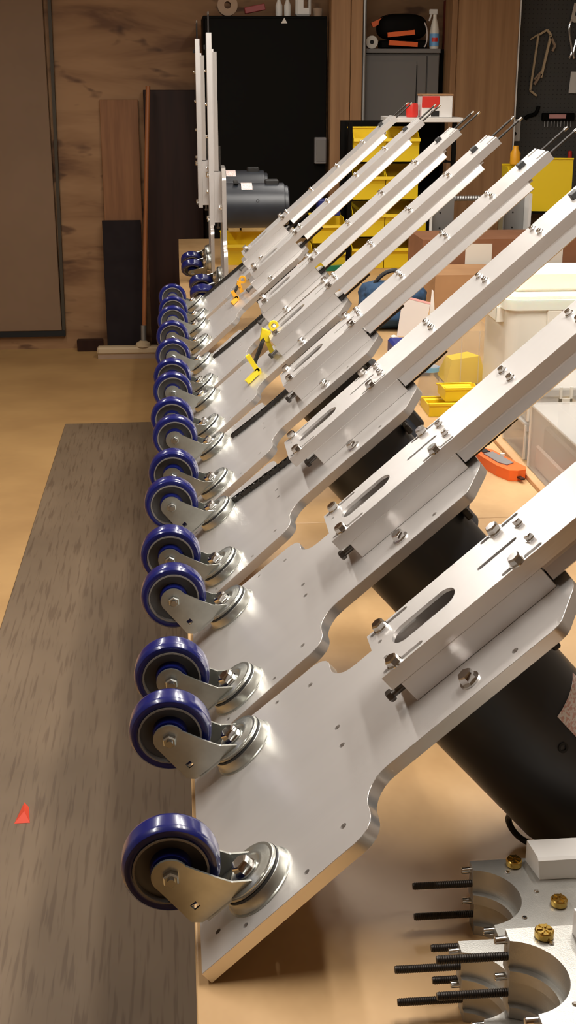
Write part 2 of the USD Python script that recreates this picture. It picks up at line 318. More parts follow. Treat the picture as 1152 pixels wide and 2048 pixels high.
def chain(pts, pitch=.0127):
    pts = smoothpts(pts, 200); d = np.r_[0, np.cumsum(np.linalg.norm(np.diff(pts, axis=0), axis=1))]; n = int(d[-1]/pitch); ms = []
    for i in range(n):
        q = [np.array([np.interp(x, d, pts[:, k]) for k in range(3)]) for x in (i*pitch, (i+1)*pitch)]
        a = (q[1]-q[0])/np.linalg.norm(q[1]-q[0]); side = np.cross([0, 0, 1], a); side /= np.linalg.norm(side); up = np.cross(a, side)
        M = np.eye(4); M[:3, 0], M[:3, 1], M[:3, 2], M[:3, 3] = a, side, up, q[0]
        w = .0042 if i % 2 else .0060
        m = cat(*[box(-.003, pitch+.003, k*w-.0009, k*w+.0009, -.0045, .0045, .0008) for k in (-1, 1)], cyl(.0036, .014, (0, -.007, 0), (0, 1, 0), 8))
        m.apply_transform(M); ms.append(m)
    return cat(*ms)

def curved_patch(u0, r, a0, a1, n0, n1, th=.0006, seg=12):
    V, F = [], []
    for rr in (r, r+th):
        for a in np.radians(np.linspace(a0, a1, seg)):
            for n in (n0, n1): V.append((u0+rr*math.cos(a), rr*math.sin(a), n))
    k = 2*seg
    for i in range(seg-1):
        a, b, c, d = 2*i, 2*i+1, 2*i+3, 2*i+2
        F += [(a+k, d+k, c+k), (a+k, c+k, b+k), (a, c, d), (a, b, c), (a, d, d+k), (a, d+k, a+k), (b, c+k, c), (b, b+k, c+k)]
    F += [(0, k, k+1), (0, k+1, 1), (k-2, k-1, 2*k-1), (k-2, 2*k-1, 2*k-2)]
    return trimesh.Trimesh(V, F, process=False)

def arm(label, x0, y0, yaw, theta, z0, slide, swivels, tail=None, label_at=(-61, -18, -.160, -.113), body=.30, far_bolts=True):
    th, ps = math.radians(theta), math.radians(yaw)
    u = np.array([math.cos(th)*math.cos(ps), math.cos(th)*math.sin(ps), math.sin(th)]); v = np.array([-math.sin(ps), math.cos(ps), 0]); n = np.cross(u, v)
    M = np.eye(4); M[:3, 0], M[:3, 1], M[:3, 2], M[:3, 3] = u, v, n, (x0, y0, z0)
    t = thing('lift_arm', label, 'machine part', M, 'aluminium arms with blue casters along the workbench')
    bp = part('base_plate', PLATE, 'aluminium', t, smooth=25)
    part('edge_face', PLATE_EDGE, 'milled_edge', bp, 'bright milled edge of the plate', smooth=45)
    for s, a in zip((-1, 1), swivels): caster(t, s, a)
    part('bearing_block', BLOCK, 'aluminium', t, smooth=False)
    def sl(m): return moved(m, slide, 0, 0)
    b = part('beam', sl(BEAM), 'aluminium', t, smooth=25)
    for uu, vv in BIGBOLT: part('hex_bolt', sl(hexhead(.0086, .0085, (uu, vv, BT), washer=(.0098, .0016))), 'chrome', b)
    for uu, vv in SCREW: part('cap_screw', sl(cat(cyl(.0068, .0018, (uu, vv, BT), seg=16), hexhead(.0056, .0062, (uu, vv, BT+.0018)))), 'chrome', b)
    part('square_insert', sl(box(1.0004, 1.0161, -.0081, .0121, .0330, .0600, .001)), 'black_rubber', b, 'black square insert')
    r = part('guide_rail', sl(RAIL) if slide > 0 else RAIL, 'aluminium', t, smooth=False)
    for s in (-1, 1):
        part('threaded_rod', sl(cyl(.0028, .115, (1.012, s*.038, .0405), (1, 0, 0), 12)), 'dark_steel', t, 'thin black rod')
        part('rod_tip', sl(cyl(.0034, .010, (1.127, s*.038, .0405), (1, 0, 0), 12)), 'chrome', t)
        part('plate_bolt', hexhead(.0098, .0105, (.400, s*.0955, 0), washer=(.0125, .002)), 'chrome', t)
    part('stop_bolt', cat(hexhead(.0075, .0075, (.3165, -.034, .0155), (-1, 0, 0)), cyl(.0045, .020, (.3162, -.034, .0155), (1, 0, 0), 14)), 'black_bolt', t, 'dark stop bolt')
    part('drive_chain', chain([(.53, -.030, .0052), (.575, -.034, .0054), (.605, -.034, .0054), (.64, -.034, .0054)]), 'chain_steel', t, 'black roller chain', kind='stuff')
    if tail is not None: part('chain_tail', chain(tail), 'chain_steel', t, 'loose roller chain lying on the plate', kind='stuff')
    R_ = .090
    h = part('motor_housing', lathe([(0, -PT-.0002), (.088, -PT-.0002), (R_, -PT-.002), (R_, -.252), (.088, -.257), (.083, -.258), (0, -.258)], pos=(.397, 0, 0), seg=64), 'black_housing', t, 'black motor tube under the plate')
    part('end_cap', lathe([(0, -.258), (.079, -.258), (.079, -body+.004), (.075, -body), (0, -body)], pos=(.397, 0, 0), seg=48), 'black_housing', h)
    part('data_label', curved_patch(.397, R_+.0002, *label_at), 'printed_label', h, 'pale label with small red print')
    for k in range(2):
        part('vent_lug', along(box(-.009, .009, -.014, .014, 0, .010, .002), (1, 0, 0), (.397+R_-.002, .0+.03*(k*2-1), -.060)), 'black_rubber', h)
    part('terminal_cover', box(.397+R_-.012, .397+R_+.014, -.030, .030, -.235, -.180, .004), 'black_rubber', h)
    a = math.radians(-73.5); part('screw_hole', along(cat(lathe([(.0035, 0), (.0062, 0), (.0062, .0012), (.0035, .0012), (.0035, 0)], seg=16)), (math.cos(a), math.sin(a), 0), (.397+R_*math.cos(a), R_*math.sin(a), -.144)), 'dark_gap', h)
    return t

TH = 41.52; ZA = TABLE + .0006 + PT*math.cos(math.radians(TH))
order = ['nearest to the camera', 'second from the camera', 'third from the camera', 'fourth from the camera', 'fifth from the camera', 'sixth from the camera', 'seventh from the camera', 'farthest slanted one']
rows = [(.001, 1.293, .3, 0), (.003, 1.743, -.41, -.0052), (-.001, 2.213, -.05, -.0286), (.005, 2.697, -.6, .0027), (.0, 3.158, -.14, .0163), (.0, 3.618, -.17, .0206), (-.001, 4.206, 0, .0333), (-.001, 4.698, .6, .0311)]
tails = {2: [(.345, .083, .006), (.30, .096, .0058), (.22, .117, .0058), (.15, .139, .0058), (.128, .149, .0058)], 3: [(.345, .080, .006), (.29, .084, .0058), (.23, .088, .0058), (.138, .110, .0058)],
         5: [(.345, .08, .006), (.28, .082, .0058), (.2, .095, .0058), (.13, .112, .0058)], 7: [(.345, .1, .006), (.27, .12, .0058), (.18, .15, .0058), (.12, .165, .0058)]}
sw = [(0, -3), (-1, 2), (-2, 2), (-4, 0), (-2, 2), (-3, 1), (-1, 2), (-3, 0)]
for i, (x, y, a, s) in enumerate(rows):
    extra = ' and loose chain' if i in tails else ''
    arm(f'slanted aluminium arm on two blue casters, {order[i]}{extra}', x, y, a, TH, ZA, s, sw[i], tails.get(i))
for lab, x, y in (('nearer of the two aluminium arms standing upright at the far end of the row', .177, 5.27), ('farther of the two aluminium arms standing upright at the far end of the row', .145, 6.03)):
    arm(lab, x, y, 0, 90, TABLE+.0094, .0, (-48, -42), None, label_at=(-42, 8, -.125, -.080), body=.275)

# ------------------------------------------------------------------ power cable by the nearest motor
single('power_cable', tube(smoothpts([(.425, 1.262, .842), (.392, 1.275, .850), (.383, 1.300, .838), (.395, 1.30, .812), (.425, 1.275, .8042), (.47, 1.24, .8042), (.55, 1.22, .8042), (.66, 1.26, .8042)], 40), .004, 8), 'black_rubber', 'black power cable looping out from the nearest motor tube onto the bench', 'cable')

# ------------------------------------------------------------------ split clamp blocks, bottom right
def thread(r, L, pitch=.0022):
    p = [(0, 0), (r*.8, 0)]; k = int(L/pitch)
    for i in range(k): p += [(r, (i+.35)*pitch), (r*.86, (i+.85)*pitch)]
    return p + [(r*.86, L), (0, L)]
def clamp_block(label, x0, yc, ztop, H=.040, rods=True, bolts=()):
    t = thing('clamp_block', label, 'clamp block', loc=(x0, yc, ztop-H), group='aluminium split clamp blocks with black studs')
    r = .0475; Yh = .0640; X = .205
    poly = Polygon([(0, -Yh), (X, -Yh), (X, Yh), (0, Yh)])
    small = poly.difference(Point(-.008, 0).buffer(.0415, quad_segs=20)); big = poly.difference(Point(-.008, 0).buffer(r, quad_segs=20))
    hs = [Point(.036, .040).buffer(.0028), Point(.058, .004).buffer(.0028), Point(.034, -.038).buffer(.0028), Point(.050, -.055).buffer(.0028)]
    part('block', cat(ext(small, 0.0003, .012), ext(big.difference(unary_union(hs)), .012, H)), 'cast_aluminium', t, smooth=25)
    part('screw_recess', cat(*[cyl(.0027, .0050, (h.centroid.x, h.centroid.y, H-.0035), seg=12, c=.0008) for h in hs]), 'chrome', t)
    for s in (-1, 1):
        y = s*.0518
        part('stud', lathe(thread(.0042, .067), (-1, 0, 0), (.0015, y-.001, H-.0195), 14), 'thread_black', t, 'black threaded stud')
        part('dowel', cyl(.0036, .012, (.001, y+.006, H-.0075), (-1, 0, 0), 14, .0006), 'chrome', t)
    for bx, by in bolts:
        part('brass_bolt', cat(cyl(.0088, .0080, (bx, by, H+.0002), seg=20, c=.0012), *[moved(turned(box(.002, .0068, -.0008, .0008, 0, .0012), a), bx, by, H+.0082) for a in range(0, 360, 60)]), 'brass', t, 'gold coloured bolt head')
    return t
clamp_block('silver clamp block on top of the rear stack, gold bolt beside a white bar', .300, 1.0905, .880, bolts=[(.046, .052), (.075, -.020)])
clamp_block('silver clamp block under the rear stack top, resting on the bench', .303, 1.0910, .8398)
clamp_block('silver clamp block lowest of the middle stack, resting on the bench', .262, .9585, .8398)
clamp_block('silver clamp block on top of the low middle stack, left of the front stack', .258, .9580, .880)
clamp_block('silver clamp block lowest of the front stack at the picture bottom', .296, .820, .8398)
clamp_block('silver clamp block second from the bottom of the front stack', .297, .8195, .880)
clamp_block('silver clamp block third from the bottom of the front stack', .281, .870, .9203)
clamp_block('silver clamp block topmost of the front stack, gold bolt and white bar on it', .279, .870, .9606, bolts=[(.032, .050)])
G = 'white plastic bars on the clamp blocks'
def wbar(lab, x, y, z, w=.030, h=.026):
    single('plastic_bar', hull([(x+a, y+b, z+c) for a, b, c in [(0, w/2, 0), (0, w/2, h), (.003, -w/2, h*.9), (.006, -w/2, .0), (.003, -w/2+.004, h), (.19, -w/2, 0), (.19, w/2, 0), (.19, -w/2, h), (.19, w/2, h)]]), 'white_plastic', lab, 'plastic bar', G)
wbar('white plastic bar on the rear clamp stack behind the gold bolt', .361, 1.132, .8803, .036)
wbar('white plastic bar on the rear clamp stack nearer the camera', .404, 1.047, .8803, .034)
wbar('white plastic bar on top of the front clamp stack', .338, .905, .9609, .036)

# ------------------------------------------------------------------ things at the right of the bench
def utility(label):
    t = thing('tape_cutter', label, 'hand tool', loc=(.757, 2.855, TABLE+.0003), rotz=-75)
    prof = Polygon([(-.105, -.012), (-.09, -.022), (-.03, -.028), (.05, -.030), (.095, -.022), (.103, -.006), (.100, .014), (.085, .024), (.02, .022), (-.07, .020), (-.105, .004)]).buffer(.003)
    part('body', ext(prof, 0, .026), 'orange_plastic', t)
    part('grip_panel', ext(Polygon([(-.045, -.017), (.035, -.020), (.06, -.010), (.05, .013), (-.05, .012)]), .026, .0285), 'grey_plastic', t, 'grey top panel')
    part('slot_panel', box(-.085, -.055, -.012, .008, .026, .0275), 'dark_gap', t)
    part('blade_tip', box(.102, .125, -.008, .002, .008, .012), 'dark_steel', t)
    part('slider', cyl(.006, .008, (-.01, .016, .0262), seg=14), 'paper', t)
utility('orange and grey utility cutter lying on the bench beside the clear boxes')

def organiser(label, loc, rz, L, D, H, wall='hazy_plastic', cols=4, latches=2, fill=None):
    t = thing('storage_box', label, 'plastic box', loc=loc, rotz=rz, group=None)
    w = .003
    part('shell', cat(box(0, L, 0, D, 0, w), box(0, w, 0, D, w, H), box(L-w, L, 0, D, w, H), box(w, L-w, 0, w, w, H), box(w, L-w, D-w, D, w, H)), wall, t)
    part('lid', cat(box(-.004, L+.004, -.004, D+.004, H, H+.006, .001), box(.0, L, -.005, -.001, H-.015, H)), wall, t)
    for k in range(1, cols): part('divider', box(L*k/cols-.001, L*k/cols+.001, w, D-w, w, H-.004), wall, t)
    for a_, b_ in ((0, 0), (L, 0), (0, D), (L, D)): part('corner_rib', box(a_-.003, a_+.003, b_-.003, b_+.003, .002, H-.0005, .001), 'frosted_plastic', t)
    for k in range(latches): part('latch', cat(box(L*(k+.5)/latches-.016, L*(k+.5)/latches-.010, -.009, -.001, H*.35, H+.008), box(L*(k+.5)/latches+.010, L*(k+.5)/latches+.016, -.009, -.001, H*.35, H+.008), box(L*(k+.5)/latches-.016, L*(k+.5)/latches+.016, -.009, -.001, H*.62, H*.74)), 'frosted_plastic', t)
    for k, (m, a, b, h) in enumerate(fill or []): part('contents', box(a, b, .012, D-.012, w, h, .004), m, t)
organiser('hazy clear parts box standing on the bench end with dividers inside', (.833, 2.44, TABLE+.0003), 0, .20, .42, .155, cols=3, fill=[('steel_grey', .030, .044, .105), ('pack_grey', .012, .022, .06)])
organiser('lower of two flat clear organiser boxes with latches beside the tall white tub', (.838, 2.92, TABLE+.0003), 0, .36, .20, .090, fill=[('cabinet_grey', .15, .2, .05)])
organiser('upper of two flat clear organiser boxes, under the beam of the second arm', (.842, 2.92, TABLE+.0975), 0, .36, .20, .080, fill=[('block_wood', .1, .15, .03)])

tb = thing('storage_tub', 'tall cream translucent tub with rounded lid behind the organiser boxes', 'plastic box', loc=(.855, 3.20, TABLE+.0003))
def rr(x0, y0, x1, y1, r): return sbox(x0+r, y0+r, x1-r, y1-r).buffer(r, quad_segs=6)
part('body', cat(ext(rr(0, 0, .40, .28, .03).difference(rr(.004, .004, .396, .276, .027)), 0, .325), ext(rr(0, 0, .40, .28, .03), 0, .004)), 'frosted_plastic', tb)
part('contents', box(.02, .38, .02, .26, .005, .25, .01), 'paper', tb)
part('lid', cat(ext(rr(-.012, -.012, .412, .292, .035), .325, .352), ext(rr(-.004, -.004, .404, .284, .03), .352, .360)), 'cream_plastic', tb)
part('side_handle', cat(box(-.020, -.012, .05, .23, .285, .3245, .003), box(-.020, .0, .05, .06, .285, .3245), box(-.020, .0, .22, .23, .285, .3245)), 'cream_plastic', tb)
for k in range(2): part('front_latch', box(.10+.16*k, .14+.16*k, -.012, -.001, .22, .3245, .003), 'frosted_plastic', tb)
single('cream_slab', box(.885, 1.25, 3.27, 3.43, TABLE+.3608, TABLE+.415, .008), 'cream_plastic', 'cream plastic slab lying on the lid of the tall tub', 'plastic slab')

cb = thing('clear_bin', 'clear plastic bin holding yellow parts left of the tall tub', 'plastic box', loc=(.80, 3.72, TABLE+.0003))
wl = .003
part('shell', cat(box(0, .15, 0, .16, 0, wl), box(0, wl, 0, .16, wl, .17), box(.147, .15, 0, .16, wl, .17), box(wl, .147, 0, wl, wl, .17), box(wl, .147, .157, .16, wl, .17)), 'clear_plastic', cb)
part('rib', cat(box(.05, .053, -.002, 0, 0, .17), box(.105, .108, -.002, 0, 0, .17)), 'hazy_plastic', cb)
part('contents', hull([(.01, .01, .004), (.14, .01, .004), (.14, .15, .004), (.01, .15, .004), (.03, .03, .075), (.12, .04, .085), (.10, .13, .08), (.03, .12, .07)]), 'yellow_plastic', cb, 'heap of yellow parts')
jr = thing('plastic_jar', 'small clear plastic jar with light blue band beside the yellow bins', 'jar', loc=(.722, 3.56, TABLE+.0003))
part('body', lathe([(0, 0), (.030, 0), (.034, .006), (.034, .045), (.028, .070), (.024, .085), (.0225, .085), (.026, .070), (.0315, .045), (.0315, .008), (0, .004)], seg=32), 'clear_plastic', jr)
part('cap', cat(lathe([(.0, .100), (.026, .100), (.027, .085), (.0, .0855)], seg=32)), 'hazy_plastic', jr)
part('band', lathe([(.0272, .086), (.0285, .086), (.0285, .099), (.0272, .099), (.0272, .086)], seg=32), 'blue_cap', jr)

# yellow hopper bins
def hopper(label, loc, w, d, h, rz=0, col='yellow_plastic', group='yellow hopper bins', fill=None, label_part=True):
    t = thing('hopper_bin', label, 'parts bin', loc=loc, rotz=rz, group=group)
    c = .003
    prof = [(0, 0), (d, 0), (d, h), (d*.30, h), (-.015, h*.68), (0, h*.52)]
    side = Polygon(prof)
    part('body', cat(extyz(side, 0, c), extyz(side, w-c, w), box(c, w-c, 0, d, 0, c), box(c, w-c, d-c, d, c, h), extyz(Polygon([(0, c), (c, c), (c, h*.52), (-.012, h*.675), (-.017, h*.68), (0, h*.50)]), c, w-c)), col, t, smooth=False)
    part('lip', extyz(Polygon([(-.022, h*.64), (-.013, h*.64), (-.010, h*.72), (-.020, h*.74)]), -.002, w+.002), col, t, smooth=False)
    part('rear_rim', box(-.002, w+.002, d-.006, d+.004, h, h+.008, .001), col, t)
    if fill: part('contents', hull([(c+.003, .006, c), (w-c-.003, .006, c), (w-c-.003, d-.01, c), (c+.003, d-.01, c), (w*.3, d*.3, h*.5), (w*.7, d*.5, h*.6), (w*.4, d*.8, h*.55)]), fill, t)
    return t
hopper('lower yellow bin on the bench in front of the clear bin', (.815, 3.49, TABLE+.0003), .13, .13, .030, rz=180)
hopper('small yellow bin stacked on the lower one beside the clear jar', (.833, 3.485, TABLE+.0390), .10, .11, .032, rz=180)
hopper('wide yellow bin at the far bench end carrying two wood blocks', (.215, 6.46, TABLE+.0003), .33, .22, .142)
for x0, x1, nm in ((.255, .315, 'narrow'), (.325, .45, 'wide')):
    single('wood_block', box(x0, x1, 6.60, 6.672, TABLE+.151, TABLE+.215, .002), 'block_wood', f'{nm} tan wood block on the far yellow bin', 'wood block')
single('blue_case', box(.665, .790, 3.86, 3.98, TABLE+.0003, TABLE+.105, .008), 'blue_plastic', 'dark blue plastic case behind the clear jar', 'case')

# bag and packs
bg = thing('tool_bag', 'dark blue soft tool bag slumped on the bench', 'bag', loc=(.80, 4.70, TABLE+.0003))
m = trimesh.creation.icosphere(4, 1.0); v = m.vertices.copy(); v = np.sign(v)*np.abs(v)**.6; k = meshkit.fbm(v*2.2, 4, 3)[:, None]; v = v*(.86+.3*k); v = v*[.125, .10, .085]; v[:, 2] -= v[:, 2].min()
part('body', trimesh.Trimesh(v, m.faces, process=False), 'fabric_blue', bg, smooth=True)
part('strap', tube(smoothpts([(-.09, -.02, .12), (-.05, -.03, .20), (.02, -.03, .215), (.08, -.02, .12)], 24), .008), 'black_rubber', bg)
pk = thing('card_pack', 'grey white packet with pink top edge leaning on the blue bag', 'packet', loc=(.79, 4.52, TABLE+.0003), rotz=-8)
part('carton', turned(hull([(0, 0, .0), (.10, 0, .0), (.12, 0, .12), (.02, 0, .145), (0, .03, .0), (.10, .03, .0), (.12, .03, .12), (.02, .03, .145)]), -12, (1, 0, 0)), 'pack_grey', pk)
part('edge_band', turned(hull([(.019, -.001, .142), (.121, -.001, .117), (.121, .031, .117), (.019, .031, .142), (.019, -.001, .150), (.121, -.001, .125), (.121, .031, .125), (.019, .031, .150)]), -12, (1, 0, 0)), 'pack_pink', pk, 'pink band')
single('bracket_arm', turned(extxz(Polygon([(0, .0), (.11, -.0), (.11, .022), (.03, .026), (.012, .040), (-.004, .036)]), 0, .03), 12, (0, 0, 1)).apply_translation([.745, 4.32, TABLE+.0003]), 'white_plastic', 'white moulded plastic bracket in front of the blue bag', 'bracket')
single('white_spike', hull([(.925, 4.62, TABLE+.0003), (.955, 4.62, TABLE+.0003), (.94, 4.65, TABLE+.0003), (.936, 4.625, TABLE+.155), (.942, 4.625, TABLE+.15)]), 'white_plastic', 'white pointed plastic piece right of the packet', 'plastic piece')

# cardboard boxes
def carton(label, loc, L, D, H, m, rz=0, open_top=True):
    t = thing('cardboard_box', label, 'cardboard box', loc=loc, rotz=rz)
    c = .004
    part('panels', cat(box(0, L, 0, c, 0, H), box(0, L, D-c, D, 0, H), box(0, c, c, D-c, 0, H), box(L-c, L, c, D-c, 0, H), box(c, L-c, c, D-c, 0, c)), m, t, smooth=False)
    if open_top:
        part('flap', turned(box(0, L, -.07, 0, H-.003, H), 60, (1, 0, 0), (0, 0, H)), m, t)
        part('flap', turned(box(0, L, D, D+.07, H-.003, H), 70, (1, 0, 0), (0, D, H)), m, t)
    else: part('flap', box(0, L, 0, D, H, H+c), m, t)
    return t
carton('tan cardboard box front of the two behind the tall tub', (1.02, 4.98, TABLE+.0003), .75, .30, .150, 'card', open_top=False)
bb = carton('dark brown cardboard box behind the tan one with papers stuck on it', (1.03, 5.32, TABLE+.0003), .85, .34, .250, 'card_dark', open_top=False)
part('paper_label', box(.185, .30, -.003, -.0006, .13, .235), 'paper', bb, 'crumpled pale paper'); part('paper_label', box(.40, .61, -.003, -.0006, .135, .235), 'paper', bb, 'pale printed paper')

# galvanised brackets in front of the right post
gb = thing('steel_bracket', 'galvanised steel bracket frame with pale edges and a ribbed rod', 'bracket', loc=(1.15, 5.86, TABLE+.0003))
for x in (0, .345):
    part('cheek', cat(box(x, x+.13, .02, .024, .0, .40), box(x+.0, x+.004, -.06, .02, .0, .40)), 'galvanised', gb)
    part('edge_strip', box(x+(.0 if x == 0 else .118), x+(.012 if x == 0 else .13), -.064, .018, .205, .40), 'pale_edge', gb, 'pale edge strip')
    for z in (.24, .31, .38): part('rivet', cyl(.004, .003, (x+.065, .0202, z), (0, -1, 0), 10), 'dark_steel', gb)
part('ribbed_rod', lathe(thread(.013, .215, .012), (1, 0, 0), (.13, .01, .375), 16), 'galvanised', gb)

# bin rack with shelf
rk = thing('bin_rack', 'dark steel bin rack with white top shelf standing at the back of the bench', 'rack', loc=(.835, 6.30, TABLE+.0003))
for x in (.0, .515):
    for y in (.0, .30): part('upright', box(x, x+.02, y, y+.025, 0, .70), 'black_paint', rk)
part('back_panel', box(.0, .535, .326, .330, .02, .70), 'black_paint', rk)
for z in (.155, .335, .515): part('shelf_board', box(.021, .514, .0, .325, z-.006, z), 'black_paint', rk)
part('top_shelf', box(.21, .56, -.02, .34, .70, .722, .002), 'white_plastic', rk, 'white top shelf')
names = ['left', 'middle', 'right']
for lv, (z, nm) in enumerate(((0.0, 'bottom'), (.156, 'second lowest'), (.336, 'third lowest'), (.516, 'top'))):
    for k in range(3):
        if lv >= 2 and k == 2: continue
        hopper(f'yellow bin, {names[k]} one on the {nm} rack level', (.835+.024+.164*k, 6.285, TABLE+.0009+z), .160, .22, .150 if lv else .135, col='yellow_plastic', fill=['cabinet_grey', None, None][k] if lv == 1 else None)
hopper('yellow bin on the bench directly left of the rack, lower of two', (.655, 6.25, TABLE+.0003), .165, .22, .120, fill='cabinet_grey')
hopper('yellow bin stacked on another directly left of the rack', (.660, 6.27, TABLE+.1290), .160, .20, .120)
single('blue_pack', box(.69, .80, 6.30, 6.40, TABLE+.2575, TABLE+.335, .004), 'blue_plastic', 'dark blue pack on the stacked yellow bin left of the rack', 'packet')
single('green_handle', bar((.70, 6.20, TABLE+.012), (.835, 6.235, TABLE+.016), .024), 'green_plastic', 'green bar shaped handle lying before the bin rack', 'handle')
rb = thing('tape_box', 'white carton with red front corner on the rack shelf', 'box', loc=(1.195, 6.31, TABLE+.7230))
part('carton', box(0, .15, 0, .12, 0, .10, .002), 'white_plastic', rb); part('red_panel', box(-.001, .085, -.002, -.0003, .045, .098), 'red_plastic', rb, 'red printed corner'); part('dark_panel', box(.045, .085, -.002, -.0003, .004, .03), 'dark_gap', rb)
part('carton_lid', box(-.002, .152, -.002, .122, .1003, .108), 'card', rb, 'tan lid flap')
single('red_pot', lathe([(0, 0), (.026, 0), (.030, .01), (.030, .055), (.026, .065), (0, .065)], pos=(1.155, 6.36, TABLE+.7230), seg=24), 'red_plastic', 'round red pot on the rack shelf left of the carton', 'pot')
# yellow bins right of the wide post
st = thing('bin_stand', 'dark stand under the big yellow bin at the right edge', 'stand', loc=(1.66, 6.30, TABLE+.0003))
for x in (0, .30):
    for y in (.0, .22): part('upright', box(x, x+.025, y, y+.025, 0, .262), 'black_paint', st)
part('stand_top', box(0, .325, -.02, .25, .262, .272), 'black_paint', st)
hopper('big yellow bin on the dark stand at the right edge', (1.995, 6.46, TABLE+.2730), .21, .20, .25, rz=168, group='yellow hopper bins')
hopper('small yellow bin on the dark stand beside the wide post', (1.655, 6.34, TABLE+.2730), .09, .16, .21)
single('amber_bottle', lathe([(0, 0), (.024, 0), (.026, .004), (.026, .055), (.014, .075), (.014, .09), (0, .09)], pos=(1.70, 6.42, TABLE+.4925), seg=20), 'amber_plastic', 'small amber bottle on the small yellow bin', 'bottle')

# ------------------------------------------------------------------ yellow clamps lying on the plates
def onarm(i, u, v, n):
    x, y, a, s = rows[i]; th, ps = math.radians(TH), math.radians(a)
    U = np.array([math.cos(th)*math.cos(ps), math.cos(th)*math.sin(ps), math.sin(th)]); V = np.array([-math.sin(ps), math.cos(ps), 0]); N = np.cross(U, V)
    return np.array([x, y, ZA]) + U*u + V*v + N*n
def yclamp(label, i, a, b, col, k=1.0):
    t = thing('bar_clamp', label, 'clamp')
    p3 = onarm(i, a[0]-.039*k, a[1]-.01, .0085); p2 = onarm(i, a[0], a[1], .0085); p1 = p2 + np.array([-.026, 0, .042])*k
    q0 = onarm(i, b[0], b[1], .0085); q1 = q0 + np.array([-.018, 0, .046])*k; q2 = q1 + np.array([.022, 0, .024])*k
    part('jaw', cat(bar(p3, p2, .012), bar(p2, p1, .012), cyl(.009, .012, p2 - [0, .006, 0], (0, 1, 0), 14)), col, t)
    part('grip', cat(bar(q0, q1, .012), hull([q1 + np.array(d) for d in [(-.014*k, y, -.013*k) for y in (-.01, .01)] + [(.011*k, y, -.015*k) for y in (-.01, .01)] + [(.014*k, y, .010*k) for y in (-.01, .01)] + [(-.008*k, y, .018*k) for y in (-.01, .01)]]),
        lathe([(.007, -.006), (.013, -.006), (.013, .006), (.007, .006), (.007, -.006)], (0, 1, 0), q2, 18)), col, t)
    part('clamp_bar', bar(p2 + [-.010, 0, .017], q1, .009, .006), 'dark_steel', t, 'dark steel bar')
yclamp('yellow bar clamp standing on the plate of the fifth arm', 4, (.262, -.035), (.316, .02), 'yellow_paint')
yclamp('orange bar clamp standing on the plate of the seventh arm', 6, (.262, .045), (.288, .075), 'amber_plastic', .6)

# ------------------------------------------------------------------ posts, cabinets, pegboard
lp = thing('timber_post', 'narrow double timber post with grey conduit on its right', 'post')
part('stud', box(.901, 1.014, 7.62, 7.75, 0, 2.8, .003), 'stud', lp); part('stud', box(1.017, 1.084, 7.62, 7.75, 0, 2.8, .003), 'stud', lp)
part('conduit', cyl(.011, 2.8, (1.097, 7.64, 0), seg=16), 'galvanised', lp, 'grey metal conduit')
rp = thing('timber_post', 'wide brown timber post left of the pegboard', 'post')
part('plank', box(1.640, 1.995, 7.62, 7.65, 0, 2.8, .002), 'stud', rp); part('side_plank', box(1.606, 1.639, 7.64, 7.84, 0, 2.8, .002), 'stud', rp); part('edge_strip', box(1.997, 2.004, 7.615, 7.66, .5, 2.8), 'pale_edge', rp, 'pale edge strip')
bc = thing('tall_cabinet', 'tall black cabinet behind the upright arms with a grey latch box', 'cabinet')
part('carcass', box(.17, .888, 7.72, 8.2, 0, 2.045, .004), 'black_paint', bc)
part('door', box(.18, .886, 7.70, 7.718, .04, 2.03, .003), 'black_paint', bc)
part('latch_box', box(.815, .884, 7.655, 7.6995, 1.225, 1.375, .004), 'grey_plastic', bc, 'grey latch box'); part('latch_face', box(.823, .880, 7.651, 7.6545, 1.240, 1.360, .001), 'steel_grey', bc)
part('hook', hull([(.620, 7.695, 2.005), (.655, 7.695, 2.005), (.638, 7.69, 2.035), (.638, 7.6995, 2.035), (.620, 7.6995, 2.005), (.655, 7.6995, 2.005)]), 'pale_edge', bc, 'small pale hook')
gc = thing('grey_cabinet', 'grey steel cabinet with framed doors between the two timber posts', 'cabinet')
part('carcass', box(1.105, 1.570, 7.79, 8.2, .0, 1.845, .004), 'cabinet_grey', gc); part('top_lip', box(1.103, 1.571, 7.765, 8.2, 1.846, 1.870, .002), 'steel_grey', gc)
part('door', box(1.112, 1.492, 7.772, 7.789, .9, 1.835, .004), 'cabinet_grey', gc); part('door', box(1.498, 1.566, 7.772, 7.789, .9, 1.835, .004), 'cabinet_grey', gc)
part('door_panel', box(1.118, 1.428, 7.762, 7.7718, .95, 1.80, .010), 'cabinet_grey', gc); part('hinge_gap', box(1.4285, 1.434, 7.768, 7.7718, .95, 1.78), 'dark_gap', gc)
pb = thing('pegboard_panel', 'dark grey pegboard hung with tools at the right', 'pegboard')
part('board', box(2.045, 3.2, 7.88, 7.89, .95, 2.75), 'pegboard', pb)
part('frame', box(2.022, 2.043, 7.879, 7.89, .95, 2.75), 'pale_edge', pb); part('batten', box(1.99, 3.2, 7.891, 8.34, 2.0, 2.06), 'stud', pb)
def hang(*a): return part(*a)
hs = thing('frame_saw', 'rusty metal frame saw hanging on the pegboard', 'saw', loc=(2.17, 7.856, 1.55))
part('frame', cat(bar((.008, 0, .40), (-.022, 0, .085), .012), bar((-.022, 0, .085), (.02, 0, .055), .012), bar((.06, 0, .43), (.085, 0, .40), .014), bar((.085, 0, .40), (.04, 0, .16), .014), bar((.008, 0, .40), (.06, 0, .43), .012), bar((-.04, 0, .375), (.008, 0, .405), .008)), 'broom_head', hs)
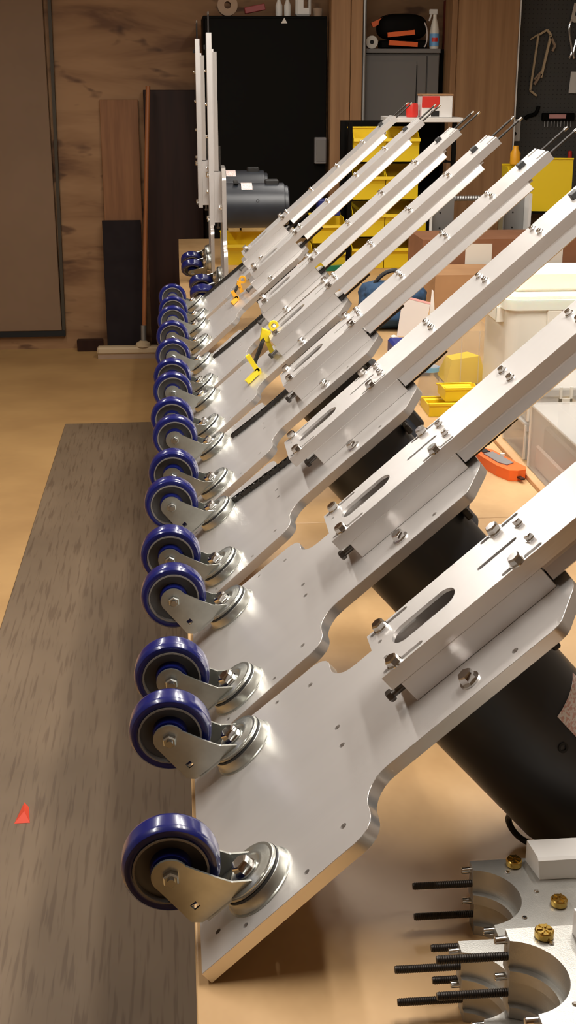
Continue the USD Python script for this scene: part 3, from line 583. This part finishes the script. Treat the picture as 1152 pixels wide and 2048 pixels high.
part('handle', cat(bar((.04, 0, .18), (.0, 0, .12), .014), bar((.0, 0, .15), (.045, 0, .20), .010), bar((.085, 0, .39), (.115, 0, .34), .014), bar((.115, 0, .34), (.10, 0, .31), .012)), 'tan_cloth', hs)
part('peg', cyl(.004, .023, (.03, -.001, .418), (0, 1, 0), 8), 'dark_steel', hs)
pl = thing('locking_pliers', 'silver locking pliers hanging at the right of the pegboard', 'pliers', loc=(2.385, 7.862, 1.80))
part('jaw', cat(bar((.01, 0, .33), (-.005, 0, .24), .02), bar((.03, 0, .33), (.035, 0, .24), .018), cyl(.02, .014, (.012, -.007, .24), (0, 1, 0), 16)), 'chrome', pl)
part('handle', cat(tube(smoothpts([(-.004, 0, .24), (-.016, 0, .16), (.004, 0, .08), (-.008, 0, .02)], 14), .008), tube(smoothpts([(.03, 0, .24), (.038, 0, .16), (.022, 0, .08), (.025, 0, .02)], 14), .008)), 'chrome', pl)
part('peg', cyl(.004, .019, (.012, 0, .225), (0, 1, 0), 8), 'dark_steel', pl)
sq = thing('steel_plate_tool', 'short pale steel plate hanging below the pliers', 'tool', loc=(2.39, 7.862, 1.62))
part('blade', turned(box(0, .045, -.003, .003, 0, .125, .001), 3, (0, 1, 0)), 'pale_edge', sq); part('peg', cyl(.004, .018, (.022, 0, .11), (0, 1, 0), 8), 'dark_steel', sq)
rkx = thing('bit_holder', 'black bit holder with pinkish label and a row of bits on the pegboard', 'tool holder', loc=(2.235, 7.85, 1.43))
part('body', box(0, .20, 0, .029, .03, .075, .003), 'black_paint', rkx); part('label_plate', box(.04, .145, -.0025, -.0002, .043, .068), 'pack_pink', rkx, 'pinkish label')
for k in range(9): part('bit', cyl(.003, .035, (.018+.0205*k, .012, -.006), seg=8), 'galvanised', rkx)
wp = thing('wall_plate', 'small white plate with a dark hook left on the pegboard', 'plate', loc=(2.035, 7.865, 1.34))
part('plate', box(0, .07, 0, .0145, 0, .13, .002), 'pale_edge', wp); part('hook', cyl(.012, .02, (.03, -.001, .045), (0, -1, 0), 12), 'dark_gap', wp)
sd = thing('screwdriver', 'red handled screwdriver hanging low on the pegboard', 'screwdriver', loc=(2.425, 7.86, 1.13))
part('handle', lathe([(0, .08), (.012, .082), (.015, .10), (.012, .15), (0, .155)], seg=16), 'red_plastic', sd); part('shaft', cyl(.004, .082, (0, 0, 0), seg=8), 'chrome', sd); part('peg', cyl(.003, .02, (0, 0, .12), (0, 1, 0), 8), 'dark_steel', sd)
hk = thing('hex_key_set', 'dark curved tool hanging under the frame saw', 'tool', loc=(2.16, 7.866, 1.47))
part('body', tube(smoothpts([(-.03, 0, .0), (.0, 0, .02), (.03, 0, .03), (.05, 0, .075)], 16), .012), 'black_paint', hk); part('peg', cyl(.003, .016, (.03, 0, .04), (0, 1, 0), 8), 'dark_steel', hk)

# items on top of the black cabinet
ZC = 2.0453
single('tan_roll', lathe([(.02, -.05), (.058, -.05), (.058, .05), (.02, .05), (.02, -.05)], (0, 1, 0), (.315, 7.80, ZC+.058), 28), 'tan_cloth', 'tan tape roll standing on the black cabinet', 'roll')
single('red_box', turned(box(.42, .54, 7.76, 7.82, ZC+.012, ZC+.047, .003), -11, (0, 1, 0), (.42, 7.8, ZC+.0)), 'dull_red', 'dull red flat case on the black cabinet', 'case')
for k, (x, c) in enumerate(((.615, 'left'), (.665, 'right'))):
    b = thing('pump_bottle', f'{c} one of two grey bottles on the black cabinet', 'bottle', loc=(x, 7.80, ZC+.0003)); part('body', lathe([(0, 0), (.018, 0), (.020, .01), (.020, .06), (.010, .085), (.010, .11), (0, .11)], seg=18), 'pale_edge', b); part('cap', cyl(.012, .02, (0, 0, .1102), seg=14), 'steel_grey', b)
single('white_jug', cutout(box(.71, .80, 7.76, 7.84, ZC+.0003, ZC+.12, .012), box(.755, .785, 7.7, 7.9, ZC+.045, ZC+.095)), 'pale_edge', 'pale jug with a square handle hole on the black cabinet', 'jug')
single('brown_tub', lathe([(0, 0), (.026, 0), (.032, .045), (0, .05)], pos=(.842, 7.80, ZC+.0003), seg=20), 'tan_cloth', 'small brown tub at the right of the black cabinet top', 'tub')

# items on top of the grey cabinet
ZG = 1.8703
ta = thing('tape_gun', 'white round tape core beside the conduit on the grey cabinet', 'tape roll'); part('core', lathe([(.012, -.03), (.036, -.03), (.036, .03), (.012, .03), (.012, -.03)], (0, 1, 0), (1.165, 7.83, ZG+.0365), 28), 'paper', ta); part('centre', cyl(.0118, .05, (1.165, 7.805, ZG+.0365), (0, 1, 0), 16), 'dark_gap', ta)
ht = thing('hedge_tool', 'black power tool with orange handles on the grey cabinet', 'power tool', loc=(1.215, 7.84, ZG+.0003))
m = trimesh.creation.icosphere(3, 1.0); v = np.sign(m.vertices)*np.abs(m.vertices)**.7*[.15, .07, .075]; v[:, 2] -= v[:, 2].min()
v = v + [.13, 0, .045]; part('motor', trimesh.Trimesh(v, m.faces, process=False), 'black_paint', ht, smooth=True)
part('base', box(.0, .28, -.05, .06, 0, .047, .008), 'black_paint', ht)
part('handle', bar((.045, -.075, .032), (.215, -.075, .022), .026), 'orange_plastic', ht, 'orange handle'); part('handle', bar((.035, -.08, .075), (.195, -.08, .090), .026), 'orange_plastic', ht, 'orange handle'); part('handle', bar((-.05, -.02, .130), (.045, -.02, .172), .028), 'orange_plastic', ht, 'orange handle')
part('cord', tube(smoothpts([(.26, -.05, .01), (.275, -.055, .05), (.27, -.05, .12), (.24, -.03, .15)], 16), .004), 'pack_grey', ht)
sp = thing('spray_bottle', 'spray bottle with blue and red label on the grey cabinet', 'bottle', loc=(1.542, 7.83, ZG+.0003))
part('body', lathe([(0, 0), (.026, 0), (.028, .01), (.028, .10), (.020, .14), (.011, .17), (.011, .19), (0, .19)], seg=24), 'frosted_plastic', sp)
part('label_band', lathe([(.0284, .015), (.0292, .015), (.0292, .085), (.0284, .085), (.0284, .015)], seg=24), 'blue_cap', sp, 'blue label'); part('red_mark', curved_patch(0, .0294, -130, -60, .04, .062), 'red_plastic', sp, 'red mark')
part('trigger', cat(box(-.035, .015, -.01, .01, .19, .22, .004), bar((-.022, 0, .195), (-.034, 0, .155), .009)), 'pale_edge', sp)
single('dark_red_can', lathe([(0, 0), (.045, 0), (.046, .004), (.046, .27), (.03, .28), (0, .28)], pos=(1.66, 7.94, ZG+.0003), seg=28), 'dark_red', 'dark red canister on the shelf behind the wide post', 'canister')
single('shelf_block', box(1.575, 1.9, 7.88, 8.2, .9, ZG, .002), 'black_paint', 'dark shelf block behind the wide post', 'shelf')

# things leaning on the back wall
single('tan_board', turned(box(-.475, -.235, 8.27, 8.29, .0, 1.58, .002), -2, (1, 0, 0), (0, 8.27, 0)), 'plank_tan', 'tan wooden board leaning on the plywood wall', 'board')
single('dark_short_board', turned(box(-.490, -.243, 8.225, 8.245, .0, .845, .002), -2, (1, 0, 0), (0, 8.225, 0)), 'dark_lower_board', 'short dark board leaning in front of the tan board', 'board')
single('dark_tall_board', turned(box(-.20, .16, 8.20, 8.225, .0, 1.64, .002), -3, (1, 0, 0), (0, 8.2, 0)), 'plank_dark', 'tall dark brown board leaning behind the broom', 'board')
single('floor_block', box(-.69, -.52, 8.24, 8.30, 0, .075, .003), 'plank_dark', 'small dark block on the floor against the wall', 'block')
bm = thing('floor_broom', 'push broom with orange brown stick standing head down at the wall', 'broom')
part('stick', tube(smoothpts([(-.245, 8.04, .10), (-.21, 8.09, .8), (-.165, 8.165, 1.66)], 10), .014, 12), 'broom_wood', bm)
part('socket', cyl(.018, .12, (-.247, 8.035, .085), (.03, .06, 1), 14), 'galvanised', bm)
part('head', box(-.545, .02, 7.98, 8.06, .03, .075, .010), 'broom_head', bm); part('bristles', box(-.54, .015, 7.99, 8.05, .0, .031), 'tan_cloth', bm); part('hub', lathe([(0, 0), (.05, 0), (.045, .02), (.02, .035), (0, .035)], pos=(-.25, 8.02, .074), seg=20), 'broom_head', bm)
